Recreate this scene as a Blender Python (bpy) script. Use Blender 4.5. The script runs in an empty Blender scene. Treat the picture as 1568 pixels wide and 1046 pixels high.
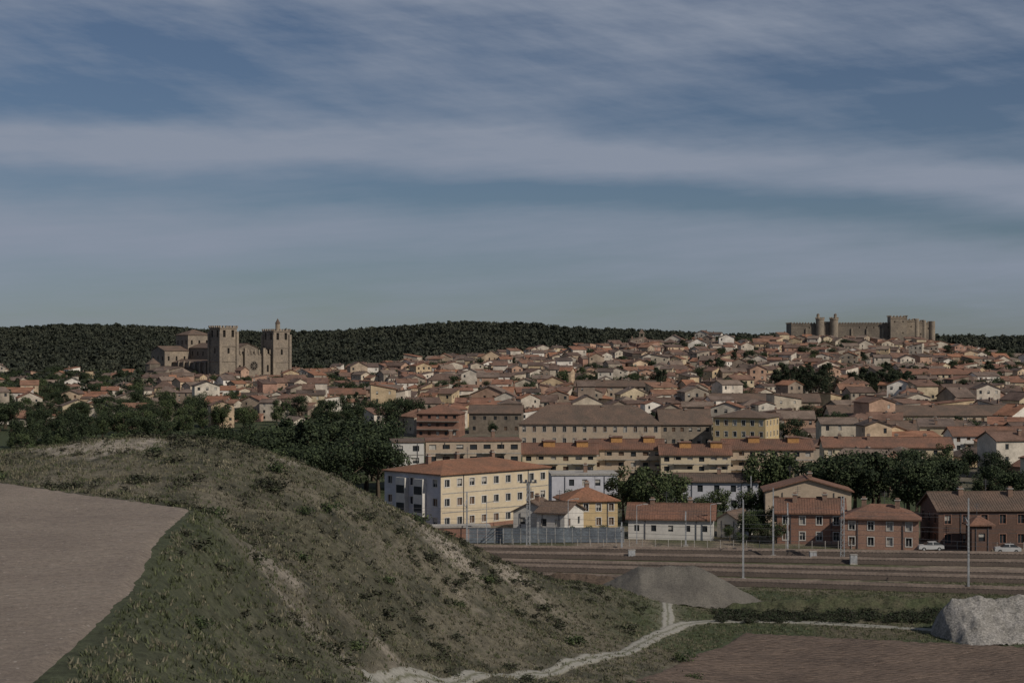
import bpy, math, random
import numpy as np
from mathutils import Vector
random.seed(7); rng=np.random.default_rng(7)
scene=bpy.context.scene
# survey frame: camera station at origin, EYE metres above the valley floor.
F=2613.0; CX=784.0; EYE=35.0
def BX(b,d): return (b-CX)/F*d           # east offset of a bearing at range d
def CP(b,e,d): return (BX(b,d), d, EYE-(e-523.0)/F*d)

# ---------------------------------------------------------------- noise
def _h(ix,iy,s):
    n=(ix.astype(np.int64)*374761393+iy.astype(np.int64)*668265263+s*982451653)&0xffffffff
    n=((n^(n>>13))*1274126177)&0xffffffff
    return ((n^(n>>16))&0xffff)/65535.0
def vn(x,y,s=0):
    xi=np.floor(x);yi=np.floor(y);fx=x-xi;fy=y-yi
    fx=fx*fx*(3-2*fx);fy=fy*fy*(3-2*fy)
    a=_h(xi,yi,s);b=_h(xi+1,yi,s);c=_h(xi,yi+1,s);d=_h(xi+1,yi+1,s)
    return (a*(1-fx)+b*fx)*(1-fy)+(c*(1-fx)+d*fx)*fy
def fbm(x,y,s=0,o=4):
    r=0;a=.5;t=0
    for i in range(o):
        r=r+a*vn(x*2**i+i*17.3,y*2**i-i*9.1,s+i);t+=a;a*=.5
    return r/t
def sstep(a,b,x):
    t=np.clip((x-a)/(b-a),0,1);return t*t*(3-2*t)

# ---------------------------------------------------------------- terrain
def tps(P,z,lam=1e-3):
    P=np.array(P,float);z=np.array(z,float);n=len(P)
    def U(r2): return np.where(r2>0,r2*np.log(r2+1e-12)*.5,0)
    K=U(((P[:,None]-P[None])**2).sum(2))+lam*np.eye(n)
    Q=np.c_[np.ones(n),P]
    A=np.block([[K,Q],[Q.T,np.zeros((3,3))]])
    w=np.linalg.solve(A,np.r_[z,np.zeros(3)])
    def f(x,y):
        x=np.asarray(x,float);sh=x.shape;x=x.ravel();y=np.asarray(y,float).ravel()
        out=w[n]+w[n+1]*x+w[n+2]*y
        for i in range(n):
            out=out+w[i]*U((x-P[i,0])**2+(y-P[i,1])**2)
        return out.reshape(sh)
    return f
near=[CP(*c) for c in [
 (0,1046,60),(-300,1046,60),(90,1035,61),(0,900,83),(200,930,77),(250,820,105.6),(300,778,123),(0,737,146),(-300,737,146),(150,757,134),
 (0,686,172),(60,681,172),(150,679,171),(230,679,170),(370,683,168),(425,703,167),(480,735,168),(560,767,172),(620,802,176),
 (700,837,184),(780,867,196),(860,887,209),(930,902,221),(1000,917,230),
 (300,1000,79),(200,1046,66),(400,1046,88),(500,1046,106),(590,1046,125),(400,900,115),(350,820,128),(500,900,130),(500,820,148),
 (600,900,148),(600,840,160),(700,920,165),(700,870,174),(800,940,178),(900,960,190),(600,980,137),(700,1000,148),(400,760,150),(300,730,150),(180,717,155),
 (760,1025,146),(900,1005,168),(980,985,187),(1060,955,212),(1020,965,204)]]
near+=[(BX(b,217),217,z) for b,z in ((0,12),(200,12),(400,11),(520,8),(620,6),(720,4))]
near+=[(-110,215,12),(-110,170,24),(-110,60,23),(-110,100,23),(-7.8,105,12.4),(0,104,10.5),(-9,96,13.8),(-5,85,14.5)]
near+=[(x,252,0) for x in (-110,-70,-40,-20,0,20,50,90,120)]+[(x,300,0) for x in (-110,-50,0,50,120)]
near+=[(3,140,6.6),(10,160,3),(23,172,.8),(60,175,0),(100,175,0),(30,190,0),(60,205,0),(100,210,0),(30,225,0),(60,230,0),
 (0,0,33.3),(0,15,30),(0,30,27),(0,60,20.0),(20,60,17),(30,100,9),(40,140,2),(60,140,0),(100,100,4),(100,40,12),
 (-60,30,25),(-60,0,30),(40,0,30),(0,-30,34),(-100,-30,32),(100,-30,24)]
nf=tps([(p[0]/50,p[1]/50) for p in near],[p[2] for p in near],2e-4)
far=[]
def fr(b,lst):
    for d,z in lst: far.append((b,d,z))
ds=[250,320,450,600,750,900,1100,1300,1450,1700,2300,2700]
def hz(e,d=2300): return EYE+(523-e)*d/F-7
prof={-500:[0,0,0,1,3,4,6,8,12,24,hz(505),40],0:[0,0,0,1,3,4,6,8,12,24,hz(503),40],
 150:[0,0,0,1,3,4,6,8,12,25,hz(499),42],300:[0,0,0,1,3,4,6,8,11,22,hz(506),40],480:[0,0,0,1.2,3.5,5,7,9,12,22,hz(512),38],
 620:[0,0,.3,1.3,5,8,12,14,15,24,hz(501),40],720:[0,0,.4,1.4,6,10,14.5,17,17,25,hz(493),42],850:[0,0,.5,1.4,6.5,12,17,22,18,24,hz(503),40],
 960:[0,0,.5,1.4,6.5,13,19,26,22,24,hz(508),38],1100:[0,0,.5,1.2,6.5,13.5,20.5,30,25,24,hz(513),34],1300:[0,0,.5,1,6,13,20,27.5,31,27,hz(515),34],
 1450:[0,0,.5,1,6,12,17,23.5,28,24,hz(516),34],1568:[0,0,.5,1,5,10,14,17,18,21,hz(515),34],2100:[0,0,.5,1,5,9,12,14,16,21,hz(515),34]}
for b,l in prof.items(): fr(b,list(zip(ds,l)))
ff=tps([(b/400,3*math.log(d/300)) for b,d,z in far],[z for b,d,z in far],1e-3)
def catmull(P,n=8):
    P=[np.array(p,float) for p in P];P=[2*P[0]-P[1]]+P+[2*P[-1]-P[-2]];o=[]
    for i in range(1,len(P)-2):
        for k in range(n):
            t=k/n;a,b,c,d=P[i-1:i+3]
            o.append(.5*((2*b)+(-a+c)*t+(2*a-5*b+4*c-d)*t*t+(-a+3*b-3*c+d)*t**3))
    o.append(P[-2]);return np.array(o)
EDGE=catmull([(-15.0,40),(-16.4,61),(-17.8,80),(-21.0,103),(-22.8,123)],8)
def edge_x(y): return np.interp(y,EDGE[:,1],EDGE[:,0])
def fmask(x,y,wd,off=1):
    ex=edge_x(y);return sstep(0,wd,ex-x+off)*sstep(0,wd,123+(-22.8-x)*1.095-y+off)*sstep(30,50,y)
def field_mask(x,y): return fmask(x,y,2.5)
def H(x,y):
    x=np.asarray(x,float);y=np.asarray(y,float)
    xc=np.clip(x,-115,115);yc=np.clip(y,-30,320)
    zn=nf(xc/50,yc/50)
    hum=sstep(.8,4,zn)*sstep(20,60,yc)
    fw=fmask(x,y,6,5)
    zn=zn*(1-fw)+(22.95+.4*(fbm(x/30,y/30,77,2)-.5))*fw
    zn=zn+hum*(1-fmask(x,y,5,5))*((fbm(x/13,y/13,3,3)-.5)*2.0+(fbm(x/4.5,y/4.5,5,2)-.5)*.6)
    zn=np.maximum(zn,0+.02*zn)
    yd=np.clip(y,250,2700);b=np.clip(x/np.maximum(yd,1)*F+CX,-500,2100)
    zf=np.maximum(ff(b/400,3*np.log(yd/300)),-.2)
    zf=zf+(fbm(x/90,y/90,8,3)-.5)*sstep(1500,2000,y)*8
    zf=zf*(1-sstep(2700,4500,y))+18*sstep(2700,4500,y)
    w=sstep(240,275,y)
    return zn*(1-w)+zf*w
def Hs(x,y): return float(H(np.array([x]),np.array([y]))[0])
PATH=[(-2,72),(-5.5,88),(-7.8,104),(-8.7,115),(-9.2,125),(-1.3,146),(7.5,168),(14,187),(18.4,203),(22.5,212),(29,213.5),(39,212),(60,203.5),(90,192),(130,178)]
PATH2=[(18.4,203),(19.5,213),(20.5,224),(24,236),(32,243)]
PC=catmull(PATH,10);PC2=catmull(PATH2,10)
def pdist(x,y,C):
    r=np.full(np.shape(x),1e9)
    for p in C[::2]: r=np.minimum(r,(x-p[0])**2+(y-p[1])**2)
    return np.sqrt(r)

# ---------------------------------------------------------------- materials
def newmat(name):
    m=bpy.data.materials.new(name);m.use_nodes=True
    nt=m.node_tree;b=nt.nodes['Principled BSDF'];b.inputs['Roughness'].default_value=.9
    b.inputs['Specular IOR Level'].default_value=.2
    return m,nt,b
def N(nt,t,**k):
    n=nt.nodes.new(t)
    for a,v in k.items(): setattr(n,a,v)
    return n
def mixc(nt,f,a,b,bt='MIX'):
    n=N(nt,'ShaderNodeMix',data_type='RGBA',blend_type=bt)
    for s,v in ((0,f),(6,a),(7,b)):
        if hasattr(v,'is_linked') or hasattr(v,'links'): nt.links.new(v,n.inputs[s])
        elif s==0: n.inputs[0].default_value=v
        else: n.inputs[s].default_value=(*v,1) if len(v)==3 else v
    return n.outputs[2]
def noise(nt,scale,detail=4,vec=None,rough=.6):
    n=N(nt,'ShaderNodeTexNoise');n.inputs['Scale'].default_value=scale;n.inputs['Detail'].default_value=detail;n.inputs['Roughness'].default_value=rough
    if vec is not None: nt.links.new(vec,n.inputs['Vector'])
    return n.outputs['Fac']
def mrange(nt,v,a,b,c,d):
    n=N(nt,'ShaderNodeMapRange');nt.links.new(v,n.inputs[0])
    for i,q in enumerate((a,b,c,d)): n.inputs[i+1].default_value=q
    return n.outputs[0]
def pos(nt): return N(nt,'ShaderNodeNewGeometry').outputs['Position']
def bump(nt,b,h,st,dist=.1):
    n=N(nt,'ShaderNodeBump');n.inputs['Strength'].default_value=st;n.inputs['Distance'].default_value=dist
    nt.links.new(h,n.inputs['Height']);nt.links.new(n.outputs[0],b.inputs['Normal'])
def mat(name,c1,c2=None,s=.3,s2=3,var=.35,rough=.9,bmp=0,metal=0,bd=.1):
    m,nt,b=newmat(name);p=pos(nt)
    c2=c2 or tuple(x*.72 for x in c1)
    f=mrange(nt,noise(nt,s,4,p),.35,.65,0,1)
    col=mixc(nt,f,c1,c2)
    g=noise(nt,s2,5,p,.7)
    v=mrange(nt,g,.3,.7,1-var,1+var)
    col=mixc(nt,1.0,col,v,'MULTIPLY')
    nt.links.new(col,b.inputs['Base Color']);b.inputs['Roughness'].default_value=rough;b.inputs['Metallic'].default_value=metal
    if bmp: bump(nt,b,g,bmp,bd)
    return m
def palmat(name,cols,mul,s2,var):
    m,nt,b=newmat(name);p=pos(nt)
    oi=N(nt,'ShaderNodeObjectInfo')
    ml=N(nt,'ShaderNodeMath',operation='MULTIPLY');nt.links.new(oi.outputs['Random'],ml.inputs[0]);ml.inputs[1].default_value=mul
    fr_=N(nt,'ShaderNodeMath',operation='FRACT');nt.links.new(ml.outputs[0],fr_.inputs[0])
    r=N(nt,'ShaderNodeValToRGB');r.color_ramp.interpolation='CONSTANT'
    el=r.color_ramp.elements
    while len(el)<len(cols): el.new(.5)
    for i,c in enumerate(cols): el[i].position=i/len(cols);el[i].color=(*c,1)
    nt.links.new(fr_.outputs[0],r.inputs[0])
    g=noise(nt,s2,5,p,.75);g2=noise(nt,.25,3,p)
    col=mixc(nt,1.0,r.outputs[0],mrange(nt,g,.3,.7,1-var,1+var),'MULTIPLY')
    col=mixc(nt,1.0,col,mrange(nt,g2,.3,.7,.7,1.3),'MULTIPLY')
    nt.links.new(col,b.inputs['Base Color']);return m
M={}
M['wall']=palmat('plaster_wall',[(.43,.37,.29),(.54,.48,.4),(.34,.27,.2),(.47,.36,.25),(.27,.23,.185),(.66,.61,.54),(.38,.25,.18),(.44,.39,.32),(.44,.34,.22),(.24,.19,.15),(.5,.45,.38),(.33,.2,.15),(.47,.39,.27)],1,1.5,.2)
M['roof']=palmat('clay_tile_roof',[(.165,.1,.074),(.12,.083,.067),(.21,.118,.08),(.14,.105,.086),(.25,.125,.077),(.165,.125,.1),(.11,.075,.06),(.19,.103,.073),(.19,.145,.115),(.14,.088,.067),(.09,.068,.057),(.22,.112,.073)],7.31,2.2,.4)
M['glass']=mat('window_glass',(.035,.04,.045),rough=.3)
M['blind']=mat('roller_blind',(.42,.4,.36))
M['shut']=mat('wood_shutter',(.13,.085,.06))
M['chim']=mat('chimney_brick',(.24,.16,.12))
M['cream']=mat('cream_render',(.54,.46,.33),(.48,.4,.285),.1,1.2,.1)
M['grey']=mat('grey_render',(.48,.48,.52),(.42,.42,.45),.1,1.2,.12)
M['white']=mat('white_render',(.56,.54,.5),(.46,.44,.41),.2,1.2,.12)
M['yellow']=mat('yellow_render',(.5,.38,.21),(.43,.33,.19),.2,1.2,.12)
M['pinkw']=mat('pink_render',(.44,.35,.26),(.37,.3,.23),.1,1.2,.15)
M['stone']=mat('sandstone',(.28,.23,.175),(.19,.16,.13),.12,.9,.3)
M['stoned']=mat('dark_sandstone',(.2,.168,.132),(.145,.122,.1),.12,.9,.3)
M['brick']=mat('red_brick',(.26,.145,.105),(.2,.115,.086),.3,4,.25)
M['brickl']=mat('pale_brick',(.34,.21,.155),(.28,.17,.13),.3,4,.25)
M['brickd']=mat('brown_brick',(.13,.08,.062),(.1,.065,.052),.3,4,.25)
M['orange']=mat('orange_tile',(.25,.12,.072),(.17,.095,.062),.25,3,.4,bmp=.3)
M['redroof']=mat('red_tile',(.2,.105,.072),(.13,.08,.06),.25,3,.4,bmp=.3)
M['brroof']=mat('brown_tile',(.145,.1,.076),(.1,.077,.062),.25,3,.4,bmp=.3)
M['ochre']=mat('ochre_render',(.46,.25,.1))
M['dark']=mat('dark_opening',(.02,.018,.016))
M['steel']=mat('galvanised_steel',(.34,.35,.36),rough=.6)
M['steeld']=mat('dark_steel',(.1,.1,.11),rough=.6)
M['panel']=mat('corrugated_panel',(.16,.185,.21),(.09,.105,.125),.4,3,.3)
M['conc']=mat('concrete',(.36,.34,.31))
M['rail']=mat('rail_steel',(.3,.24,.2),rough=.5)
M['ballast']=mat('ballast',(.085,.066,.054),(.06,.048,.04),.15,6,.5,bmp=.8)
M['sleeper']=mat('sleeper',(.14,.115,.098))
M['bark']=mat('bark',(.09,.07,.05))
M['wpaint']=mat('white_paint',(.5,.5,.5),rough=.4,var=.05)
M['rubber']=mat('rubber',(.02,.02,.02))
def leafmat(name,c1,c2,s=.6,var=.5):
    return mat(name,c1,c2,s,2.5,var)
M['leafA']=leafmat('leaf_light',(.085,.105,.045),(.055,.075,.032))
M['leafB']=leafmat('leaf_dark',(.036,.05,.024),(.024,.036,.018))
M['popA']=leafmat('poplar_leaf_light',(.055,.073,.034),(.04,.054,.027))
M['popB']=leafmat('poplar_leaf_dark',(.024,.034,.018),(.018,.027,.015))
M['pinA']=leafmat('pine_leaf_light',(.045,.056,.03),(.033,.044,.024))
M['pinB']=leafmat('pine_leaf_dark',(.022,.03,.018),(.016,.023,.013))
M['forA']=leafmat('forest_leaf_light_hazed',(.062,.066,.046),(.04,.047,.033),.012,.3)  # forest leaf colours lifted to stand in for distance haze
M['forB']=leafmat('forest_leaf_dark_hazed',(.034,.039,.028),(.025,.03,.022),.012,.3)
M['shrA']=leafmat('shrub_leaf',(.105,.1,.07),(.07,.071,.046))
M['shrB']=leafmat('shrub_dark',(.05,.049,.035),(.033,.034,.024))
M['shrC']=leafmat('broom_leaf',(.055,.063,.033),(.036,.042,.024))
M['grsA']=leafmat('dry_grass',(.18,.162,.113),(.122,.115,.077))
M['grsB']=leafmat('green_grass',(.088,.097,.05),(.06,.072,.036))

# ---------------------------------------------------------------- mesh builder
class MB:
    def __init__(s): s.v=[];s.f=[];s.m=[];s.mats=[]
    def mi(s,k):
        if k not in s.mats: s.mats.append(k)
        return s.mats.index(k)
    def poly(s,pts,k):
        n=len(s.v);s.v+= [tuple(p) for p in pts];s.f.append(tuple(range(n,n+len(pts))));s.m.append(s.mi(k))
    def box(s,x0,y0,z0,x1,y1,z1,k):
        n=len(s.v);s.v+=[(x0,y0,z0),(x1,y0,z0),(x1,y1,z0),(x0,y1,z0),(x0,y0,z1),(x1,y0,z1),(x1,y1,z1),(x0,y1,z1)]
        for f in ((0,3,2,1),(4,5,6,7),(0,1,5,4),(1,2,6,5),(2,3,7,6),(3,0,4,7)):
            s.f.append(tuple(n+i for i in f));s.m.append(s.mi(k))
    def beam(s,a,b,r,k,r2=None):
        a=Vector(a);b=Vector(b);d=(b-a).normalized();r2=r if r2 is None else r2
        u=d.cross(Vector((0,0,1)) if abs(d.z)<.9 else Vector((1,0,0))).normalized();w=d.cross(u)
        n=len(s.v)
        for p,q in ((a,r),(b,r2)):
            for i,j in ((-1,-1),(1,-1),(1,1),(-1,1)): s.v.append(tuple(p+u*i*q+w*j*q))
        for f in ((0,3,2,1),(4,5,6,7),(0,1,5,4),(1,2,6,5),(2,3,7,6),(3,0,4,7)):
            s.f.append(tuple(n+i for i in f));s.m.append(s.mi(k))
    def cyl(s,cx,cy,z0,z1,r,k,r2=None,n=14):
        r2=r if r2 is None else r2;a=len(s.v)
        for z,q in ((z0,r),(z1,r2)):
            for i in range(n):
                t=2*math.pi*i/n;s.v.append((cx+q*math.cos(t),cy+q*math.sin(t),z))
        for i in range(n):
            j=(i+1)%n;s.f.append((a+i,a+j,a+n+j,a+n+i));s.m.append(s.mi(k))
        s.f.append(tuple(a+n+i for i in range(n)));s.m.append(s.mi(k))
    def mesh(s,name):
        me=bpy.data.meshes.new(name);me.from_pydata(s.v,[],s.f)
        for k in s.mats: me.materials.append(M[k])
        me.polygons.foreach_set('material_index',s.m);me.update();return me
    def obj(s,name,loc=(0,0,0),rz=0,sc=1):
        return place(s.mesh(name),name,loc,rz,sc)
def place(me,name,loc=(0,0,0),rz=0,sc=1):
    o=bpy.data.objects.new(name,me);scene.collection.objects.link(o)
    o.location=loc;o.rotation_euler=(0,0,rz);o.scale=(sc,sc,sc) if not hasattr(sc,'__len__') else sc
    return o
def facade(mb,o,u,n,W,z0,z1,floors,bays,ww,wh,wall,rec=.18,skip=.1,base=.0,lint=None,glass=None):
    """wall strip with real recessed openings. o=(x,y) origin,u dir,n inward"""
    def P(a,z,r=0): return (o[0]+u[0]*a+n[0]*r,o[1]+u[1]*a+n[1]*r,z)
    def Q(a0,a1,b0,b1,k,r=0):
        if a1-a0>1e-4 and b1-b0>1e-4: mb.poly([P(a0,b0,r),P(a1,b0,r),P(a1,b1,r),P(a0,b1,r)],k)
    zb=z0-4;fh=(z1-z0-base)/max(floors,1);zc=zb
    if floors==0 or bays==0: Q(0,W,zb,z1,wall);return
    bw=W/bays
    if ww>bw*.8: ww=bw*.7
    for f in range(floors):
        a=z0+base+f*fh+(fh-wh)*.55;b=a+wh
        Q(0,W,zc,a,wall);zc=b
        xp=0
        for i in range(bays):
            if random.random()<skip: continue
            c=(i+.5)*bw;l=c-ww/2;r=c+ww/2
            Q(xp,l,a,b,wall);xp=r
            k=glass or random.choice(['glass','glass','glass','blind','shut','blind'])
            if k=='blind' and random.random()<.6:
                m_=a+wh*random.uniform(.3,.6)
                mb.poly([P(l,a,rec),P(r,a,rec),P(r,m_,rec),P(l,m_,rec)],'glass');mb.poly([P(l,m_,rec),P(r,m_,rec),P(r,b,rec),P(l,b,rec)],k)
            else: mb.poly([P(l,a,rec),P(r,a,rec),P(r,b,rec),P(l,b,rec)],k)
            if rec>.01:
                mb.poly([P(l,a),P(l,a,rec),P(l,b,rec),P(l,b)],wall);mb.poly([P(r,a),P(r,a,rec),P(r,b,rec),P(r,b)],wall)
                mb.poly([P(l,b),P(r,b),P(r,b,rec),P(l,b,rec)],wall);mb.poly([P(l,a),P(r,a),P(r,a,rec),P(l,a,rec)],lint or wall)
            if lint:
                for (q0,q1,t0,t1) in ((l-.15,l,a-.15,b+.15),(r,r+.15,a-.15,b+.15),(l,r,b,b+.15),(l,r,a-.15,a)):
                    mb.poly([P(q0,t0,-.04),P(q1,t0,-.04),P(q1,t1,-.04),P(q0,t1,-.04)],lint)
                cx_=(l+r)/2
                mb.poly([P(cx_-.04,a,rec-.04),P(cx_+.04,a,rec-.04),P(cx_+.04,b,rec-.04),P(cx_-.04,b,rec-.04)],lint)
        Q(xp,W,a,b,wall)
    Q(0,W,zc,z1,wall)
def roof(mb,w,dep,h,rh,o,k,kind,axis,wall,x0=0,y0=0,t=.22):
    S=(lambda a,b,z:(x0+a,y0+b,z)) if axis=='x' else (lambda a,b,z:(x0+b,y0+a,z))
    A,B=(w,dep) if axis=='x' else (dep,w)
    if kind=='flat':
        mb.box(x0-o*.4,y0-o*.4,h,x0+w+o*.4,y0+dep+o*.4,h+.35,k);return
    if kind=='shed':
        sl=rh/B
        pts=[S(-o,-o,h-o*sl),S(A+o,-o,h-o*sl),S(A+o,B+o,h+rh+o*sl),S(-o,B+o,h+rh+o*sl)]
        fs=[(0,1,2,3)]
        mb.poly([S(0,0,h),S(0,B,h),S(0,B,h+rh)],wall);mb.poly([S(A,0,h),S(A,B,h),S(A,B,h+rh)],wall);mb.poly([S(0,B,h),S(A,B,h),S(A,B,h+rh),S(0,B,h+rh)],wall)
        per=[0,1,2,3]
    else:
        sl=rh/(B/2);ez=h-o*sl;i=0 if kind=='gable' else min(B/2,A/2-.01)
        e=-o if kind=='gable' else i
        pts=[S(-o,-o,ez),S(A+o,-o,ez),S(A+o,B+o,ez),S(-o,B+o,ez),S(e,B/2,h+rh),S(A-e,B/2,h+rh)]
        fs=[(0,1,5,4),(2,3,4,5)]
        if kind=='gable':
            mb.poly([S(0,0,h),S(0,B,h),S(0,B/2,h+rh)],wall);mb.poly([S(A,0,h),S(A,B,h),S(A,B/2,h+rh)],wall)
            per=[0,1,5,2,3,4]
        else: fs+=[(1,2,5),(3,0,4)];per=[0,1,2,3]
    top=[(p[0],p[1],p[2]+t) for p in pts]
    for f in fs: mb.poly([top[i] for i in f],k);mb.poly([pts[i] for i in f][::-1],k)
    for i in range(len(per)):
        a,b=per[i],per[(i+1)%len(per)];mb.poly([pts[a],pts[b],top[b],top[a]],k)
    if kind=='gable': mb.beam(top[4],top[5],.14,k)
def tileribs(mb,w,dep,h,rh,o,k):
    n=int(w/.45)
    for i in range(n):
        x=(i+.5)*w/n
        mb.beam((x,-o,h-o*rh/(dep/2)+.22),(x,dep/2-.2,h+rh*(1-.4/dep)+.22),.055,k)
def chimney(mb,x,y,z,h=1.6,k='chim'):
    mb.box(x-.4,y-.35,z-1.5,x+.4,y+.35,z+h,k);mb.box(x-.52,y-.47,z+h,x+.52,y+.47,z+h+.15,'conc')
    mb.box(x-.3,y-.25,z+h+.15,x+.3,y+.25,z+h+.45,k)
EXC=[]
def building(name,b,d,yaw,w,dep,h,floors,bays,sb,wall,rf,kind='gable',rh=2.2,axis='x',ww=1.1,wh=1.35,z=None,o=.5,lint=None,side=None,chim=1,balc=(),skip=.04,belts=False,extra=None,rec=.2):
    x=BX(b,d);y=d
    if z is None: z=Hs(x,y)
    mb=MB();side=side or wall
    facade(mb,(0,0),(1,0),(0,1),w,0,h,floors,bays,ww,wh,wall,rec,skip,lint=lint)
    facade(mb,(0,0),(0,1),(1,0),dep,0,h,floors,sb,ww,wh,side,rec,skip,lint=lint)
    facade(mb,(w,0),(0,1),(-1,0),dep,0,h,floors,sb,ww,wh,wall,rec,skip,lint=lint)
    facade(mb,(0,dep),(1,0),(0,-1),w,0,h,floors,bays,ww,wh,wall,rec,skip)
    roof(mb,w,dep,h,rh,o,rf,kind,axis,wall)
    if kind=='gable' and axis=='x' and d<450: tileribs(mb,w,dep,h,rh,o,rf)
    fh=h/max(floors,1)
    if belts:
        for f in range(1,floors): mb.box(-.06,-.06,f*fh-.1,w+.06,-.003,f*fh+.1,'conc')
    for (f,i0,i1) in balc:
        bw=w/bays;zz=f*fh+.15
        mb.box(i0*bw+.2,-1.1,zz-.15,i1*bw-.2,-.064,zz,'conc')
        mb.box(i0*bw+.2,-1.1,zz,i1*bw-.2,-1.02,zz+.95,wall)
    if d<450:
        for i in range(2):
            xx=w*(.2+.6*i);mb.beam((xx,-.1,0),(xx,-.1,h-.2),.05,'steeld')
        if kind!='flat':
            ax_=w*random.uniform(.3,.7);mb.beam((ax_,dep/2,h+rh),(ax_,dep/2,h+rh+2.4),.035,'steeld')
            for q in (1.5,1.8,2.1): mb.beam((ax_-.5,dep/2,h+rh+q),(ax_+.5,dep/2,h+rh+q),.02,'steeld')
    for i in range(chim):
        cx=w*(i+.6)/max(chim,1)*.9;cy=dep*random.uniform(.35,.65)
        chimney(mb,cx,cy,h+rh*.7,1.5)
    if extra: extra(mb,w,dep,h)
    r=math.radians(yaw);cx=x+math.cos(r)*w/2-math.sin(r)*dep/2;cy=y+math.sin(r)*w/2+math.cos(r)*dep/2
    EXC.append((cx,cy,w/2+5,dep/2+5,r))
    return mb.obj(name,(x,y,z),r)
def excluded(x,y):
    for cx,cy,a,b,r in EXC:
        dx=x-cx;dy=y-cy;u=dx*math.cos(r)+dy*math.sin(r);v=-dx*math.sin(r)+dy*math.cos(r)
        if abs(u)<a+3 and abs(v)<b+3: return True
    return False

# ---------------------------------------------------------------- ground
def grid(name,X_,Y_,Z_,matr,smooth=True,col=None,uv=None):
    R,C=X_.shape;me=bpy.data.meshes.new(name)
    V=np.stack([X_,Y_,Z_],-1).reshape(-1,3).astype(np.float32)
    i=np.arange((R-1)*C).reshape(R-1,C)[:,:-1].ravel()
    Q=np.stack([i,i+1,i+C+1,i+C],1).ravel().astype(np.int32);n=len(Q)//4
    me.vertices.add(len(V));me.vertices.foreach_set('co',V.ravel())
    me.loops.add(n*4);me.loops.foreach_set('vertex_index',Q)
    me.polygons.add(n);me.polygons.foreach_set('loop_start',np.arange(0,n*4,4,dtype=np.int32))
    me.polygons.foreach_set('use_smooth',np.full(n,smooth))
    me.update(calc_edges=True)
    if col is not None:
        a=me.color_attributes.new('Col','FLOAT_COLOR','POINT')
        a.data.foreach_set('color',np.c_[col.reshape(-1,3),np.ones(len(V))].astype(np.float32).ravel())
    if uv is not None:
        l=me.uv_layers.new(name='UVMap');l.data.foreach_set('uv',uv.reshape(-1,2)[Q].astype(np.float32).ravel())
    me.materials.append(matr);return place(me,name)
xs=np.r_[np.linspace(-5000,-700,30)[:-1],np.arange(-700,-95,10),np.arange(-95,95,1.0),np.arange(95,700,10),np.linspace(700,5000,30)]
ys=np.r_[np.linspace(-1500,-40,15)[:-1],np.arange(-40,290,1.0),np.arange(290,1500,9),np.arange(1500,2800,20),np.linspace(2800,9000,40)]
GX,GY=np.meshgrid(xs,ys);GZ=H(GX,GY)
def mixn(a,b,f): return a*(1-f[...,None])+b*f[...,None]
A=lambda *c:np.array(c)
n1=fbm(GX/14,GY/14,21,4);n2=fbm(GX/4,GY/4,31,3);n3=fbm(GX/45,GY/45,41,3)
ONE=np.ones(GX.shape+(3,))
col=ONE*A(.103,.097,.065)
col=mixn(col,A(.15,.134,.098),sstep(.4,.62,n1))
col=mixn(col,A(.062,.062,.042),sstep(.5,.66,n2)*.8)
bz=GX/np.maximum(GY,1)*F+CX
upper=sstep(8,13,GZ)*sstep(140,160,GY)+sstep(.0,1,(bz-350)/60)*sstep(105,120,GY)*sstep(3,9,GZ)
bare=sstep(.56,.63,fbm(GX/6+5,GY/9,51,4))*np.clip(upper,0,1)
col=mixn(col,A(.32,.28,.23),bare*.85)
foot=np.clip(1-sstep(0,8,(GX-edge_x(GY))+(n1-.5)*8)*1.0,0,1)*sstep(50,60,GY)*(1-sstep(120,130,GY))
col=mixn(col,A(.07,.083,.042),np.clip(foot,0,1)*.7)
low=1-sstep(85,122,GY+(n1-.5)*40)
col=mixn(col,A(.068,.079,.043),np.clip(low,0,1)*.7*(.5+.8*n1).clip(0,1))
vall=(1-sstep(1,3.5,GZ))*sstep(170,185,GY)
col=mixn(col,mixn(ONE*A(.07,.084,.042),A(.12,.105,.07),sstep(.5,.65,n1)),vall)
tt=GY+.19*GX
trk=sstep(244,250,tt)*vall
strip=fbm(GX/40,(GY+.17*GX)/1.9,43,3)
soil_=mixn(ONE*A(.25,.2,.155),A(.1,.1,.055),sstep(.42,.55,strip))
col=mixn(col,soil_,np.clip(trk,0,1))
town=sstep(310,330,GY)
col=mixn(col,mixn(ONE*A(.15,.13,.1),A(.06,.075,.035),sstep(.42,.55,n3)),town)
lf=sstep(300,330,GY)*(1-sstep(480,620,bz))*(1-sstep(700,900,GY))
col=mixn(col,A(.05,.062,.03),lf)
fo=np.clip(sstep(1290,1400,GY)+sstep(950,1100,GY)*(1-sstep(150,260,bz)),0,1)
col=mixn(col,A(.033,.037,.025),fo)
dp=np.minimum(pdist(GX,GY,PC),pdist(GX,GY,PC2))
col=mixn(col,A(.19,.17,.135),(1-sstep(.8,2.6,dp+(n2-.5)*3))*.5)
gm,nt,b=newmat('ground_soil_and_grass');p=pos(nt)
at=N(nt,'ShaderNodeVertexColor');at.layer_name='Col'
c=mixc(nt,1.0,at.outputs[0],mrange(nt,noise(nt,.9,6,p,.75),.3,.7,.5,1.5),'MULTIPLY')
fine=noise(nt,5,5,p,.8)
c=mixc(nt,1.0,c,mrange(nt,fine,.3,.7,.6,1.4),'MULTIPLY')
nt.links.new(c,b.inputs['Base Color']);bump(nt,b,fine,.9,.3)
grid('ground',GX,GY,GZ,gm,col=col)

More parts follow.
